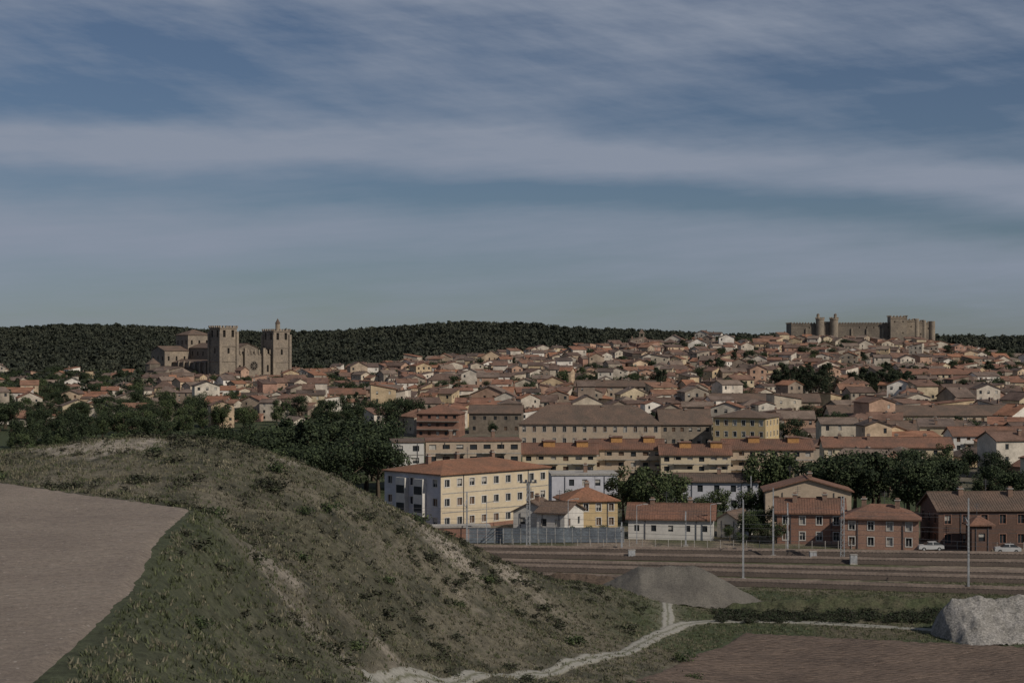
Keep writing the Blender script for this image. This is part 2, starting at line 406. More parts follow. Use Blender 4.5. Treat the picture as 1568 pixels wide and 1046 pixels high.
# plowed fields
def soil(name,c1,c2,fur,fa,peb,rot,cl=.3):
    m,nt,b=newmat(name);p=pos(nt)
    f=mrange(nt,noise(nt,.12,4,p),.35,.65,0,1);c=mixc(nt,f,c1,c2)
    g=noise(nt,3.5,6,p,.85);c=mixc(nt,1.0,c,mrange(nt,g,.3,.7,1-cl,1+cl),'MULTIPLY')
    vo=N(nt,'ShaderNodeTexVoronoi');vo.inputs['Scale'].default_value=1.6;nt.links.new(p,vo.inputs['Vector'])
    st=mrange(nt,vo.outputs['Distance'],.07,.13,1,0)
    c=mixc(nt,st,c,peb)
    w=N(nt,'ShaderNodeTexWave');w.inputs['Scale'].default_value=fur;w.inputs['Distortion'].default_value=2.5;w.inputs['Detail'].default_value=3;w.inputs['Detail Scale'].default_value=.8
    mp=N(nt,'ShaderNodeMapping');mp.inputs['Rotation'].default_value=(0,0,math.radians(rot));nt.links.new(p,mp.inputs[0]);nt.links.new(mp.outputs[0],w.inputs[0])
    c=mixc(nt,1.0,c,mrange(nt,w.outputs['Fac'],0,1,1-fa,1+fa),'MULTIPLY')
    nt.links.new(c,b.inputs['Base Color']);bump(nt,b,g,.9,.25);return m
def patch(name,L,R,nr,nc,matr,amp,jit):
    L=np.array(L,float);R=np.array(R,float)
    def rs(P,t):
        s=np.linspace(0,1,len(P));return np.stack([np.interp(t,s,P[:,0]),np.interp(t,s,P[:,1])],-1)
    t=np.linspace(0,1,nr);l=rs(L,t);r=rs(R,t)
    s=np.linspace(0,1,nc)[None,:,None]
    Pp=l[:,None]*(1-s)+r[:,None]*s
    x=Pp[...,0];y=Pp[...,1]
    en=np.minimum(s[...,0],1-s[...,0])*nc;x=x+(en<1)*(fbm(y/2,x/9,61,4)-.5)*jit
    ed=np.minimum(en,np.minimum(t,1-t)[:,None]*nr);ed=np.clip(ed/2,0,1)
    y=y+(1-np.clip(np.minimum(t,1-t)[:,None]*nr/2,0,1))*(fbm(x/2,y*0+2,66,4)-.5)*jit
    z=H(x,y)+.10+ed*(amp*(fbm(x*1.4,y*1.4,71,3)-.3))-(1-ed)*.3
    return grid(name,x,y,z,matr)
patch('plowed_field',[(-95,40),(-95,90),(-95,150),(-95,202)],EDGE,200,170,soil('dry_plowed_soil',(.29,.24,.195),(.23,.188,.155),.3,.05,(.44,.39,.34),60,.4),.2,1.6)
patch('plowed_field',[(3,132),(10.5,160),(20,187),(27.5,205)],[(95,118),(95,150),(95,165),(95,184)],160,170,soil('brown_plowed_soil',(.165,.122,.094),(.115,.086,.068),.45,.3,(.24,.2,.165),75,.45),.4,2)
# dirt tracks
def ribbon(name,C,w,matr,zo=.07):
    C=catmull(C[::3] if len(C)>40 else C,6);T=np.gradient(C,axis=0);T/=np.linalg.norm(T,axis=1)[:,None];Nn=np.stack([-T[:,1],T[:,0]],1)
    k=9;s=np.linspace(-1,1,k);jit=1+(fbm(np.arange(len(C))/2.3,np.zeros(len(C)),81,3)-.5)*.6
    P=C[:,None]+Nn[:,None]*(s[None,:]*w/2*jit[:,None])[...,None]
    z=H(P[...,0],P[...,1])+zo-.25*(np.abs(s)>.95)[None]
    uv=np.stack([np.broadcast_to((s+1)/2,z.shape),np.broadcast_to(np.arange(len(C))[:,None]*.3,z.shape)],-1)
    return grid(name,P[...,0],P[...,1],z,matr,uv=uv)
pm,nt,b=newmat('dirt_path_gravel');p=pos(nt)
uvn=N(nt,'ShaderNodeUVMap');sp=N(nt,'ShaderNodeSeparateXYZ');nt.links.new(uvn.outputs[0],sp.inputs[0])
r=N(nt,'ShaderNodeValToRGB');el=r.color_ramp.elements;el[0].color=(.13,.12,.08,1);el[1].position=1;el[1].color=(.13,.12,.08,1)
for q,cc in ((.2,(.26,.25,.22)),(.38,(.26,.25,.22)),(.5,(.12,.12,.08)),(.62,(.26,.25,.22)),(.8,(.26,.25,.22))):
    e=el.new(q);e.color=(*cc,1)
ad=N(nt,'ShaderNodeMath',operation='ADD');nt.links.new(sp.outputs[0],ad.inputs[0]);nt.links.new(mrange(nt,noise(nt,1.3,4,p),.3,.7,-.1,.1),ad.inputs[1])
nt.links.new(ad.outputs[0],r.inputs[0])
g=noise(nt,4,5,p,.8);nt.links.new(mixc(nt,1.0,r.outputs[0],mrange(nt,g,.3,.7,.7,1.25),'MULTIPLY'),b.inputs['Base Color']);bump(nt,b,g,.5)
ribbon('dirt_path',PC,2.2,pm);ribbon('dirt_path',PC2,1.8,pm,.05)

# ---------------------------------------------------------------- foliage
def quadmesh(name,V,mi,mats,smooth=False):
    n=len(V)//4;me=bpy.data.meshes.new(name)
    me.vertices.add(n*4);me.vertices.foreach_set('co',V.astype(np.float32).ravel())
    me.loops.add(n*4);me.loops.foreach_set('vertex_index',np.arange(n*4,dtype=np.int32))
    me.polygons.add(n);me.polygons.foreach_set('loop_start',np.arange(0,n*4,4,dtype=np.int32))
    me.polygons.foreach_set('material_index',mi.astype(np.int32))
    me.update(calc_edges=True)
    for k in mats: me.materials.append(M[k])
    return me
def leaves(Cn,Nr,size):
    n=len(Cn);Nr=Nr+rng.normal(0,.55,(n,3));Nr/=np.linalg.norm(Nr,axis=1)[:,None]
    t=np.cross(Nr,rng.normal(0,1,(n,3)));t/=np.linalg.norm(t,axis=1)[:,None]+1e-9;q=np.cross(Nr,t)
    s=(size*rng.uniform(.6,1.3,n))[:,None]*.5
    return np.stack([Cn-t*s*1.2,Cn-q*s*.8,Cn+t*s*1.2,Cn+q*s*.8],1).reshape(-1,3)
def crown(kind,h,R,nl,lobes,ls):
    Cs=[];Ns=[];mi=[]
    per=nl//lobes
    for i in range(lobes):
        if kind=='poplar': zc=h*(.2+.75*(i+.5)/lobes);rr=R*(.35+.65*math.sin(math.pi*min(1,(i+1.5)/lobes)*.85));off=rr*.35;lr=rr*.75;vs=1.7
        elif kind=='pine': zc=h*(.42+.5*(i+.5)/lobes);rr=R*(1.05-.75*(i/lobes));off=rr*.6;lr=rr*.55;vs=.7
        elif kind=='low': zc=h*rng.uniform(.2,.6);rr=R;off=rr*rng.uniform(.2,.8);lr=R*rng.uniform(.4,.6);vs=.8
        else:
            zc=h*rng.uniform(.34,.84);tt=(zc/h-.34)/.56;rr=R*math.sqrt(max(.1,1-(2*tt-1)**2*.8));off=rr*rng.uniform(.3,.85);lr=R*rng.uniform(.28,.48);vs=.85
        a=rng.uniform(0,6.28);c=np.array([off*math.cos(a),off*math.sin(a),zc])
        d=rng.normal(0,1,(per,3));d/=np.linalg.norm(d,axis=1)[:,None]
        r=rng.uniform(.45,1.08,(per,1))**.6*lr*(1+.25*rng.normal(0,1,(per,1))*.5)
        P=c+d*r*np.array([1,1,vs]);Cs.append(P);Ns.append(d)
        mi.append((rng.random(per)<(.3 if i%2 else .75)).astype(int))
    Cs=np.concatenate(Cs);Ns=np.concatenate(Ns);return Cs,Ns,np.concatenate(mi),leaves(Cs,Ns,ls)
def tree_mesh(kind,h,R,nl,lobes,ls,mats):
    Cs,Ns,mi,V=crown(kind,h,R,nl,lobes,ls)
    mb=MB();mb.mi('bark')
    top=h*(.9 if kind!='broad' else .6);n=5;pr=None
    for i in range(n+1):
        t=i/n;pr2=Vector((math.sin(t*3)*.2,math.cos(t*2)*.15,top*t-1*(i==0)))
        if pr is not None: mb.beam(pr,pr2,.028*h*(1-(i-1)/n*.85),'bark',.028*h*(1-i/n*.85))
        pr=pr2
    for i in range(7):
        a=i*2.4;z=h*(.25+.07*i);l=R*.75
        mb.beam((0,0,z),(l*math.cos(a),l*math.sin(a),z+l*.6),.009*h,'bark',.003*h)
    tv=[];ti=[]
    for f in mb.f:
        if len(f)==4: tv+=[mb.v[i] for i in f];ti.append(0)
    V=np.r_[np.array(tv),V];mi=np.r_[np.array(ti),mi+1]
    return quadmesh(kind+'_tree',V,mi,['bark']+mats)
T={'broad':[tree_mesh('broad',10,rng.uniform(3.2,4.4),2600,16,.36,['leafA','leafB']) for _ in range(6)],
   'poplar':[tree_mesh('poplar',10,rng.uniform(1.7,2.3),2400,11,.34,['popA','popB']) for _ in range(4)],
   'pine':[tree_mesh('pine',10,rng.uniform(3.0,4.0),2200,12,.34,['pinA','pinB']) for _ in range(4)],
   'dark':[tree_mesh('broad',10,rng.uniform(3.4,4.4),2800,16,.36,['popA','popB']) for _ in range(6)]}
NM={'broad':'deciduous_tree','poplar':'poplar_tree','pine':'pine_tree','dark':'elm_tree'}
def tree(kind,b,d,h,wide=1.0):
    x=BX(b,d);s=h/10
    place(random.choice(T[kind]),NM[kind],(x,d,Hs(x,d)-.1),random.uniform(0,6.28),(s*wide,s*wide,s))

# ---------------------------------------------------------------- near buildings
def bayw(mb,w,dep,h):
    for i in range(2):
        mb.box(-1.0,4+i*5,2.6,-.004,6.6+i*5,9.6,'white')
        for f in range(2):
            mb.box(-1.04,4.2+i*5,3.4+3.3*f,-1.003,6.4+i*5,4.9+3.3*f,'glass')
    mb.box(-.05,-.05,0,w+.02,-.004,.9,'brick')
    for f in (1,2): mb.box(.4,-.05,f*h/3-.08,w-.1,-.004,f*h/3+.08,'conc')
building('apartment_building',675,315,44.6,28.5,16,10.6,3,9,5,'cream','orange','hip',1.8,ww=1.2,wh=1.35,side='grey',chim=3,z=-.2,lint='white',skip=0,extra=bayw)  # grey side wall: tone of the shaded face put into its colour
building('brick_shed',600,306,40,5,5,3.2,1,1,1,'brick','brroof','shed',.6,chim=0)
building('brick_shed',638,303,6,13,3,1.9,0,0,0,'brick','conc','flat',.2,chim=0)
building('white_house',786,316,-18,7,7,3.6,1,2,2,'white','brroof','gable',1.8,'y',chim=1)
building('white_house',822,312,-25,5.5,9,3.8,1,2,2,'white','brroof','gable',1.5,'x',chim=0)
building('yellow_house',868,318,12,9.8,9,5.3,2,4,3,'yellow','orange','hip',1.9,side='grey',chim=1,lint='white',ww=.9)
building('white_house',962,303,-8,15.0,8.5,3.7,1,5,2,'white','redroof','gable',2.1,'x',chim=2,skip=.2,ww=.9,wh=1.1)
building('white_shed',1098,306,-30,4,7,3.2,1,1,2,'white','brroof','gable',1.2,'y',chim=0)
building('brick_house',1172,322,-5,16,9,6.8,2,4,2,'pinkw','redroof','gable',2.2,'y',chim=1)
building('brick_house',1190,296,-8,11.5,9,5.4,2,4,2,'brick','redroof','gable',1.9,'x',chim=2,lint='white',ww=.9)
building('brick_house',1290,289,-14,12.5,9,5.2,2,4,3,'brickl','redroof','hip',1.9,'x',chim=2,lint='white',ww=.95)
building('brown_brick_house',1437,288,4,19,10,6.6,2,6,3,'brickd','brroof','gable',2.4,'x',chim=2,lint='brick',ww=1.1,wh=1.5)
building('brown_brick_house',1488,283,4,3.4,3,4.8,1,1,1,'brickd','redroof','hip',1,'x',chim=0)
# mid apartment rows
building('apartment_building',600,398,6,7.5,13,11.2,4,2,4,'white','brroof','flat',1,ww=1.5,wh=1.3,chim=0,belts=True)
building('apartment_building',652,402,4,22.5,12,11.2,4,7,4,'pinkw','redroof','flat',1,ww=1.7,wh=1.2,chim=2,belts=True,balc=[(1,1,3),(2,1,3),(3,1,3),(1,4,6),(2,4,6),(3,4,6)])
def dorm(mb,w,dep,h):
    for i in range(2): mb.box(w*(.28+.45*i),dep*.3,h+.6,w*(.28+.45*i)+2.8,dep*.7,h+2.7,'ochre');mb.box(w*(.28+.45*i)-.2,dep*.3-.2,h+2.7,w*(.28+.45*i)+3,dep*.7+.2,h+2.9,'redroof')
for b0,d0,w0,wl,zz in ((800,414,18,'cream',0),(905,424,18,'pinkw',.4),(1012,417,17,'cream',-.5),(1110,426,22,'pinkw',.2)):
    building('apartment_building',b0,d0,-2,w0,12,7.4+zz,3,int(w0/2.6),3,wl,'redroof','gable',2.0,'x',ww=1.3,wh=1.15,chim=2,belts=True,extra=dorm,balc=[(1,1,3),(2,1,3),(1,4,6),(2,4,6)])
building('grey_house',845,362,3,14,10,6.4,2,5,2,'grey','conc','flat',.5,chim=1)
building('grey_house',1034,352,-4,17,9,6.0,2,5,2,'grey','brroof','gable',1.2,chim=1)
building('seminary',795,556,-5,46,17,7.6,2,14,5,'pinkw','brroof','hip',5.6,'x',ww=1.0,wh=1.7,chim=4,lint='conc')
building('seminary_wing',1012,553,2,16.5,14,7.6,2,6,4,'stone','brroof','gable',4.3,'x',chim=1)
building('yellow_apartment_building',1092,540,-24,17,16,10.6,3,6,4,'yellow','brroof','hip',2.2,ww=1.1,wh=1.6,chim=1,lint='white')
building('red_house',638,600,-8,15,13,8.4,3,5,4,'brick','redroof','hip',2.6,chim=1,belts=True,balc=[(1,0,5),(2,0,5)])
building('stone_warehouse',718,615,-4,19,12,7.5,2,5,3,'stoned','brroof','gable',2.5)
building('long_seminary_hall',1272,616,1,82,13,7.0,2,26,4,'pinkw','brroof','gable',3.2,'x',ww=1.1,wh=1.5,chim=5)
building('long_hall',1060,700,-3,52,12,6,1,10,3,'pinkw','brroof','gable',3)
building('terraced_housing',1262,455,-3,34,10,6.4,2,11,3,'cream','redroof','gable',2.2,'x',chim=4)
building('terraced_housing',1460,500,3,30,10,7.0,3,10,3,'white','redroof','gable',2.2,'x',chim=3,balc=[(1,1,3),(2,1,3),(1,6,8)])
building('terraced_housing',1300,530,6,38,11,7.0,2,12,3,'white','brroof','gable',2.5,'x',chim=4)
building('terraced_housing',505,790,5,34,10,6.5,2,10,3,'cream','redroof','gable',2.2,'x',chim=3)
building('terraced_housing',880,770,-8,36,11,7.5,3,12,3,'pinkw','brroof','gable',2.4,'x',chim=4)
building('terraced_housing',1385,860,4,40,11,7.5,3,13,3,'cream','redroof','gable',2.4,'x',chim=4)
building('white_hall',1180,1105,-3,44,12,7.5,2,14,4,'white','redroof','gable',2.0,'x',wh=1.5,z=18.2)
building('red_roof_house',118,440,8,11,9,5.6,2,3,2,'white','orange','gable',2,'x')
building('red_roof_house',200,438,-8,12,9,5.8,2,4,2,'white','orange','hip',2.4,'x')
building('white_house',300,440,5,8,8,5,1,3,2,'cream','redroof','gable',1.6,'y')
# perimeter stack fence
mb=MB();L=27
for i in range(19):
    x=i*L/18;mb.box(x-.05,-.1,-.6,x+.05,.1,2.6,'steel')
    if i<18:
        for k in range(5): mb.box(x+.08,-.05-(k%2)*.04,.1+k*.5,x+L/18-.08,.05,.1+k*.5+.46,'panel')
mb.box(-.1,-.12,2.6,L+.1,.12,2.68,'panel')
mb.obj('metal_panel_fence',(BX(718,296),296,0.0),math.radians(3))

# ---------------------------------------------------------------- cathedral
def crenel(mb,x0,y0,x1,y1,z,k,mw=1.2,mh=1.3,t=.7):
    for (ax,ay,bx,by) in ((x0,y0,x1,y0),(x0,y1,x1,y1),(x0,y0,x0,y1),(x1,y0,x1,y1)):
        L=math.hypot(bx-ax,by-ay);n=max(2,int(L/(mw*2)));
        for i in range(n+1):
            cx=ax+(bx-ax)*i/n;cy=ay+(by-ay)*i/n
            mb.box(cx-mw/2 if by==ay else cx-t/2,cy-t/2 if by==ay else cy-mw/2,z,cx+mw/2 if by==ay else cx+t/2,cy+t/2 if by==ay else cy+mw/2,z+mh,k)
def tower(mb,x0,y0,w,h,k,cr=True,windows=True):
    x1=x0+w;y1=y0+w
    for o,u,n in (((x0,y0),(1,0),(0,1)),((x0,y0),(0,1),(1,0)),((x1,y0),(0,1),(-1,0)),((x0,y1),(1,0),(0,-1))):
        facade(mb,o,u,n,w,0,h*.42,1,1,1.0,2.6,k,.6,0,glass='dark')
        facade(mb,o,u,n,w,h*.42+4,h*.68,1,1,1.6,3.6,k,.8,0,glass='dark')
        facade(mb,o,u,n,w,h*.68+4,h,1,2,2.0,4.6,k,.9,0,glass='dark')
    mb.poly([(x0,y0,h-.4),(x1,y0,h-.4),(x1,y1,h-.4),(x0,y1,h-.4)],k)
    for z in (h*.42,h*.68,h-.6): 
        g=.35
        mb.box(x0-g,y0-g,z,x1+g,y0-.01,z+.6,k);mb.box(x0-g,y1+.01,z,x1+g,y1+g,z+.6,k);mb.box(x0-g,y0-.01,z,x0-.01,y1+.01,z+.6,k);mb.box(x1+.01,y0-.01,z,x1+g,y1+.01,z+.6,k)
    for cx,cy in ((x0,y0),(x1,y0),(x0,y1),(x1,y1)): mb.box(cx-.9,cy-.9,-4,cx+.9,cy+.9,h*.93,k)
    if cr: crenel(mb,x0,y0,x1,y1,h,k)
mb=MB();W=13
tower(mb,0,0,W,38.5,'stone');tower(mb,42,0,W,36.5,'stone')
mb.cyl(50,7,36,41.5,1.6,'stone');mb.cyl(50,7,41.5,45,1.9,'brroof',.1)
facade(mb,(13,2),(1,0),(0,1),29,0,20,1,0,1,1,'stone')
mb.box(13,2.4,19.9,42,10,21,'stone')
for i in range(10): mb.box(13.8+i*2.9,1.8,20.9,15+i*2.9,2.6,23,'stone');mb.poly([(13.8+i*2.9,1.8,23),(15+i*2.9,1.8,23),(14.4+i*2.9,2.2,24.4)],'stone')
for bx in (19.2,33.8): mb.box(bx,0,-4,bx+2.2,1.99,22,'stone');mb.box(bx+.2,.3,22,bx+2,1.9,25,'stone')
def disc(cx,cz,y,r,k,n=20): mb.poly([(cx+r*math.cos(2*math.pi*i/n),y,cz+r*math.sin(2*math.pi*i/n)) for i in range(n)],k)
disc(27.6,13.2,1.9,3.4,'stoned');disc(27.6,13.2,1.82,2.7,'dark')
for i in range(8):
    t=i*math.pi/4;mb.beam((27.6,1.7,13.2),(27.6+2.7*math.cos(t),1.7,13.2+2.7*math.sin(t)),.12,'stone')
def arch(x,z0,w,h,y,k):
    mb.poly([(x-w/2,y,z0),(x+w/2,y,z0)]+[(x+w/2*math.cos(t),y,z0+h+w/2*math.sin(t)) for t in np.linspace(0,math.pi,9)],k)
for ax,aw,ah in ((27.6,4.2,3.2),(16.5,2.6,3),(38.6,2.6,3)): arch(ax,-.5,aw+1.4,ah,1.93,'stoned');arch(ax,-.5,aw,ah,1.86,'dark')
arch(16.5,9,1.6,4,1.9,'dark');arch(38.6,9,1.6,4,1.9,'dark')
def block(x0,y0,x1,y1,h,fl,nb,k='stone',rf='brroof',rh=3,kind='gable',ax='y',ww=1.4,wh=3):
    facade(mb,(x0,y0),(1,0),(0,1),x1-x0,0,h,fl,max(1,int((x1-x0)/6)),ww,wh,k,.5,0,glass='dark')
    facade(mb,(x0,y0),(0,1),(1,0),y1-y0,0,h,fl,nb,ww,wh,k,.5,0,glass='dark')
    facade(mb,(x1,y0),(0,1),(-1,0),y1-y0,0,h,fl,nb,ww,wh,k,.5,0,glass='dark')
    facade(mb,(x0,y1),(1,0),(0,-1),x1-x0,0,h,fl,3,ww,wh,k,.5,0,glass='dark')
    roof(mb,x1-x0,y1-y0,h,rh,.5,rf,kind,ax,k,x0,y0)
block(20,10,36,70,25,3,9,'stoned')
block(6,14,19.9,69.9,15,1,8,'stoned',rh=2,kind='gable')
block(36.1,14,50,69.9,15,1,8,'stoned',rh=2)
block(0,70,56,88,23,2,3,'stone',rh=3,ax='x')
block(19,71,37,87,34,3,3,'stone',rh=3.4,kind='hip',ax='x')
block(12,88.1,44,104,18,1,3,'stoned',rh=3,kind='hip',ax='x')
for i in range(7): mb.box(4.6,18+i*7,-4,5.99,19.4+i*7,16,'stone')
mb.cyl(28,108,-4,16,9,'stoned',n=12);mb.cyl(28,108,16,20,9.5,'brroof',.4,n=12)
block(-18,36,4.4,62,10,1,5,'stone',rh=2.5,ax='y')
mb.cyl(-8,72,-4,14,5,'stoned',n=10);mb.cyl(-8,72,14,18,5.3,'brroof',.2,n=10)
bd=1118;ox=BX(337,bd);oy=bd;ry=math.radians(42)
mb.obj('cathedral',(ox,oy,5.6),ry)
for v,a_,b_ in ((0,30,12),(52,36,60)):
    EXC.append((ox+math.cos(ry)*28-math.sin(ry)*v,oy+math.sin(ry)*28+math.cos(ry)*v,a_,b_,ry))
building('cloister_house',222,1062,4,30,12,9.5,2,6,3,'stone','brroof','gable',2.5,z=3.2)
building('cloister_house',300,1058,-6,20,10,8,2,5,2,'stoned','brroof','gable',2.2,z=3.5)
building('stone_house',392,1085,10,15,10,7,2,4,2,'stone','redroof','gable',2.2,z=4)

# ---------------------------------------------------------------- castle
mb=MB();k='stone'
def cb(x0,y0,x1,y1,h,fl=2,nb=4,k='stone',ww=.9,wh=1.3,cr=1):
    for o,u,n,Lw in (((x0,y0),(1,0),(0,1),x1-x0),((x0,y0),(0,1),(1,0),y1-y0),((x1,y0),(0,1),(-1,0),y1-y0),((x0,y1),(1,0),(0,-1),x1-x0)):
        facade(mb,o,u,n,Lw,-4,h,fl,max(1,int(Lw/ (12 if nb==4 else nb))),ww,wh,k,.4,.2,glass='dark')
    mb.poly([(x0,y0,h-.8),(x1,y0,h-.8),(x1,y1,h-.8),(x0,y1,h-.8)],k)
    mb.box(x0-.25,y0-.25,h-1.6,x1+.25,y0-.01,h-1.2,k)
    if cr: crenel(mb,x0,y0,x1,y1,h,k,1.2,.9,.8)
cb(0,2,86,40,18.0,3,6,'stoned')  # darker stone here paints the shade beside the lit bastions
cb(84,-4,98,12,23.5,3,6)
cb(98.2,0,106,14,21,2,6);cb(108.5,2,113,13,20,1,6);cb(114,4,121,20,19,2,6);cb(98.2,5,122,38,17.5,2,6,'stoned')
mb.cyl(107,1.5,-8,21.8,2.2,k);mb.cyl(121,5,-8,19.8,2.6,k);mb.cyl(113.6,3.5,-8,20.5,2,k)
for cx in (24.5,36.5):
    mb.cyl(cx,1.2,-8,21,3.6,k);mb.cyl(cx,1.2,21,22,3.9,k)
    for i in range(9):
        t=i*2*math.pi/9;mb.box(cx+3.5*math.cos(t)-.5,1.2+3.5*math.sin(t)-.5,22,cx+3.5*math.cos(t)+.5,1.2+3.5*math.sin(t)+.5,23,k)
    sx_=1.4 if cx>30 else -1.4
    mb.cyl(cx+sx_,3,21.5,25.2,1.3,k);mb.cyl(cx+sx_,3,25.2,26.2,1.5,'brroof',.1)
mb.box(26,3,17,35,12,19.5,k)
for i in range(1,7): mb.box(i*13-.8,1.0,-8,i*13+.8,1.99,14,'stone')
mb.obj('castle',(BX(1212,1400),1400,31.8),math.radians(-3),(.95,1,1))
EXC.append((BX(1320,1400),1420,66,26,0))
# bell tower on the skyline
mb=MB();mb.box(0,0,-12,3.6,3.6,7.5,'stone')
for a_,b_ in ((0,0),(2.8,0),(0,2.8),(2.8,2.8)): mb.box(a_,b_,7.5,a_+.8,b_+.8,10.2,'stone')
mb.box(-.3,-.3,10.2,3.9,3.9,10.7,'stone')
for f in (((-.3,-.3),(3.9,-.3)),((3.9,-.3),(3.9,3.9)),((3.9,3.9),(-.3,3.9)),((-.3,3.9),(-.3,-.3))): mb.poly([(*f[0],10.7),(*f[1],10.7),(1.8,1.8,13.6)],'brroof')
mb.obj('bell_tower',(BX(979,1250),1250,30.5))

# ---------------------------------------------------------------- old-town houses (instanced designs)
HT=[]
for i in range(90):
    mb=MB();w=random.uniform(7,16);dep=random.uniform(7.5,11.5);fl=random.choice([1,2,2,2,3,3,4]);h=fl*2.6+random.uniform(.3,.9)
    if fl==4: w*=.7
    ax='x' if random.random()<.62 else 'y';kd=random.choice(['gable']*6+['hip','shed','shed']);rh=random.uniform(.15,.24)*(dep if ax=='x' else w)
    if kd=='hip' and ax=='y': ax='x'
    if kd=='shed': rh=1.8
    nb=max(2,int(w/3));bx_,by_=w,dep
    facade(mb,(0,0),(1,0),(0,1),w,0,h,fl,nb,random.uniform(.9,1.25),1.35,'wall',.15,.28)
    facade(mb,(0,0),(0,1),(1,0),dep,0,h,fl,2,.9,1.2,'wall',.15,.45)
    facade(mb,(w,0),(0,1),(-1,0),dep,0,h,fl,2,.9,1.2,'wall',.15,.45)
    mb.poly([(0,dep,-4),(w,dep,-4),(w,dep,h),(0,dep,h)],'wall')
    roof(mb,w,dep,h,rh,.4,'roof',kd,ax,'wall')
    for c_ in range(random.choice([0,1,1,2])): chimney(mb,w*random.uniform(.2,.8),dep*random.uniform(.3,.7),h+rh*.55,random.uniform(.9,1.6))
    if random.random()<.5:
        ww_=random.uniform(4,6);hh=h*random.uniform(.5,.75)
        facade(mb,(w+.01,1),(1,0),(0,1),ww_,0,hh,1,2,1,1.2,'wall',.15,.2)
        mb.poly([(w+ww_,1,-4),(w+ww_,7,-4),(w+ww_,7,hh),(w+ww_,1,hh)],'wall')
        roof(mb,ww_,6,hh,1.3,.3,'roof','shed','x','wall',w+.01,1)
    mb.v=[(a-w/2,b_-dep/2,c) for a,b_,c in mb.v]
    HT.append(mb.mesh('town_house'))
y=385.0;pts=[];TT=[]
while y<1375:
    x=-.34*y
    while x<.34*y:
        st=random.uniform(11.5,16) if y<800 else random.uniform(8.5,12.5)
        px=x+random.uniform(-3.5,3.5);py=y+random.uniform(-5,5);x+=st
        b_=px/py*F+CX
        start=385 if b_>1235 else (590 if b_>600 else 640)
        if 1235<b_ and py<450 and random.random()<.6: TT.append((px,py));continue
        end=1345 if b_>940 else (1260 if b_>700 else 1215)
        if b_>1180 and b_<1440: end=1378
        if py<start or py>end: continue
        pr=.94
        if b_<230: pr=.25
        elif b_<520 and py<800: pr=.5
        if b_>1440 and py>1150: pr=.5
        if fbm(np.array([px/55]),np.array([py/55]),301,2)[0]>.61: pr*=.35
        if excluded(px,py): continue
        if random.random()<pr: pts.append((px,py))
        else: TT.append((px,py))
    y+=11.3 if y>800 else 15
P_=np.array(pts);Z_=H(P_[:,0],P_[:,1])
yw=(fbm(P_[:,0]/90,P_[:,1]/90,91,2)-.5)*120+8
for (px,py),z,a in zip(pts,Z_,yw):
    a=a+random.uniform(-12,12)+(90 if random.random()<.25 else 0)
    s=random.uniform(.82,1.08) if py<800 else random.uniform(.68,.95)
    place(random.choice(HT),'town_house',(px,py,z),math.radians(a),(s,s,s*random.uniform(.85,1.15)))
P2=np.array(TT);Z2=H(P2[:,0],P2[:,1])
for (px,py),z in zip(TT,Z2):
    b_=px/py*F+CX
    kd=random.choice(['dark','pine','dark','broad']) if b_<520 else random.choice(['broad','dark','pine','dark'])
    s=random.uniform(.6,1.1)
    for k_ in range(2 if b_<300 else 1):
        s2=s*random.uniform(.8,1.1);place(random.choice(T[kd]),NM[kd],(px+random.uniform(-5,5)*k_,py+random.uniform(-5,5)*k_,z-.2),random.uniform(0,6.28),s2)
def rowt(kind,b0,b1,d0,d1,n,h0,h1,wide=1.0):
    for i in range(n): tree(kind,b0+(b1-b0)*(i+random.random())/n,random.uniform(d0,d1),random.uniform(h0,h1),wide)
rowt('dark',385,600,372,400,12,11,14.5,1.1);rowt('dark',400,590,405,450,10,14,17,1.1);rowt('poplar',430,560,400,440,6,14,16.5,1.4)
rowt('dark',270,400,450,520,12,10,13);rowt('broad',0,105,400,520,10,6,11);rowt('broad',100,280,470,520,9,6,9);rowt('dark',0,260,540,640,20,9,12);rowt('poplar',20,130,470,520,9,9,13)
rowt('broad',120,400,560,680,14,8,11);rowt('dark',500,640,600,700,8,9,13);rowt('dark',0,220,700,900,24,7,11)
rowt('broad',950,1035,322,336,5,9,13,.95);rowt('broad',1165,1215,345,360,3,11,14);rowt('dark',1243,1352,340,352,7,11,14,1.05);rowt('dark',1382,1458,330,342,5,11,13.5)
rowt('broad',1040,1170,326,345,6,5,8);rowt('broad',840,950,345,350,3,4,6);rowt('broad',1130,1185,300,315,3,4,6);rowt('dark',1500,1568,345,360,4,8,10)
rowt('broad',855,925,301,306,5,2,3.0,1.2);rowt('broad',1110,1190,292,300,4,2.5,4.5,1.2);rowt('dark',1340,1440,370,420,6,8,11)
rowt('pine',1185,1270,780,800,9,14,19,1.0);rowt('pine',1300,1400,760,800,9,12,16,1.0);rowt('pine',1000,1020,800,820,2,12,14);rowt('dark',1430,1568,760,800,10,8,12)
rowt('pine',1080,1110,900,920,3,12,14);rowt('dark',1230,1300,660,690,5,7,9);rowt('dark',1040,1100,560,575,2,7,9);rowt('dark',1180,1225,560,570,2,8,10)
rowt('pine',225,250,1045,1060,3,9,12);rowt('dark',330,400,1040,1060,4,5,8);rowt('dark',700,1150,700,1150,34,7,11)
rowt('dark',1150,1568,850,1200,34,7,11);rowt('dark',440,700,800,1100,26,7,11);rowt('dark',1440,1568,440,600,7,7,10)

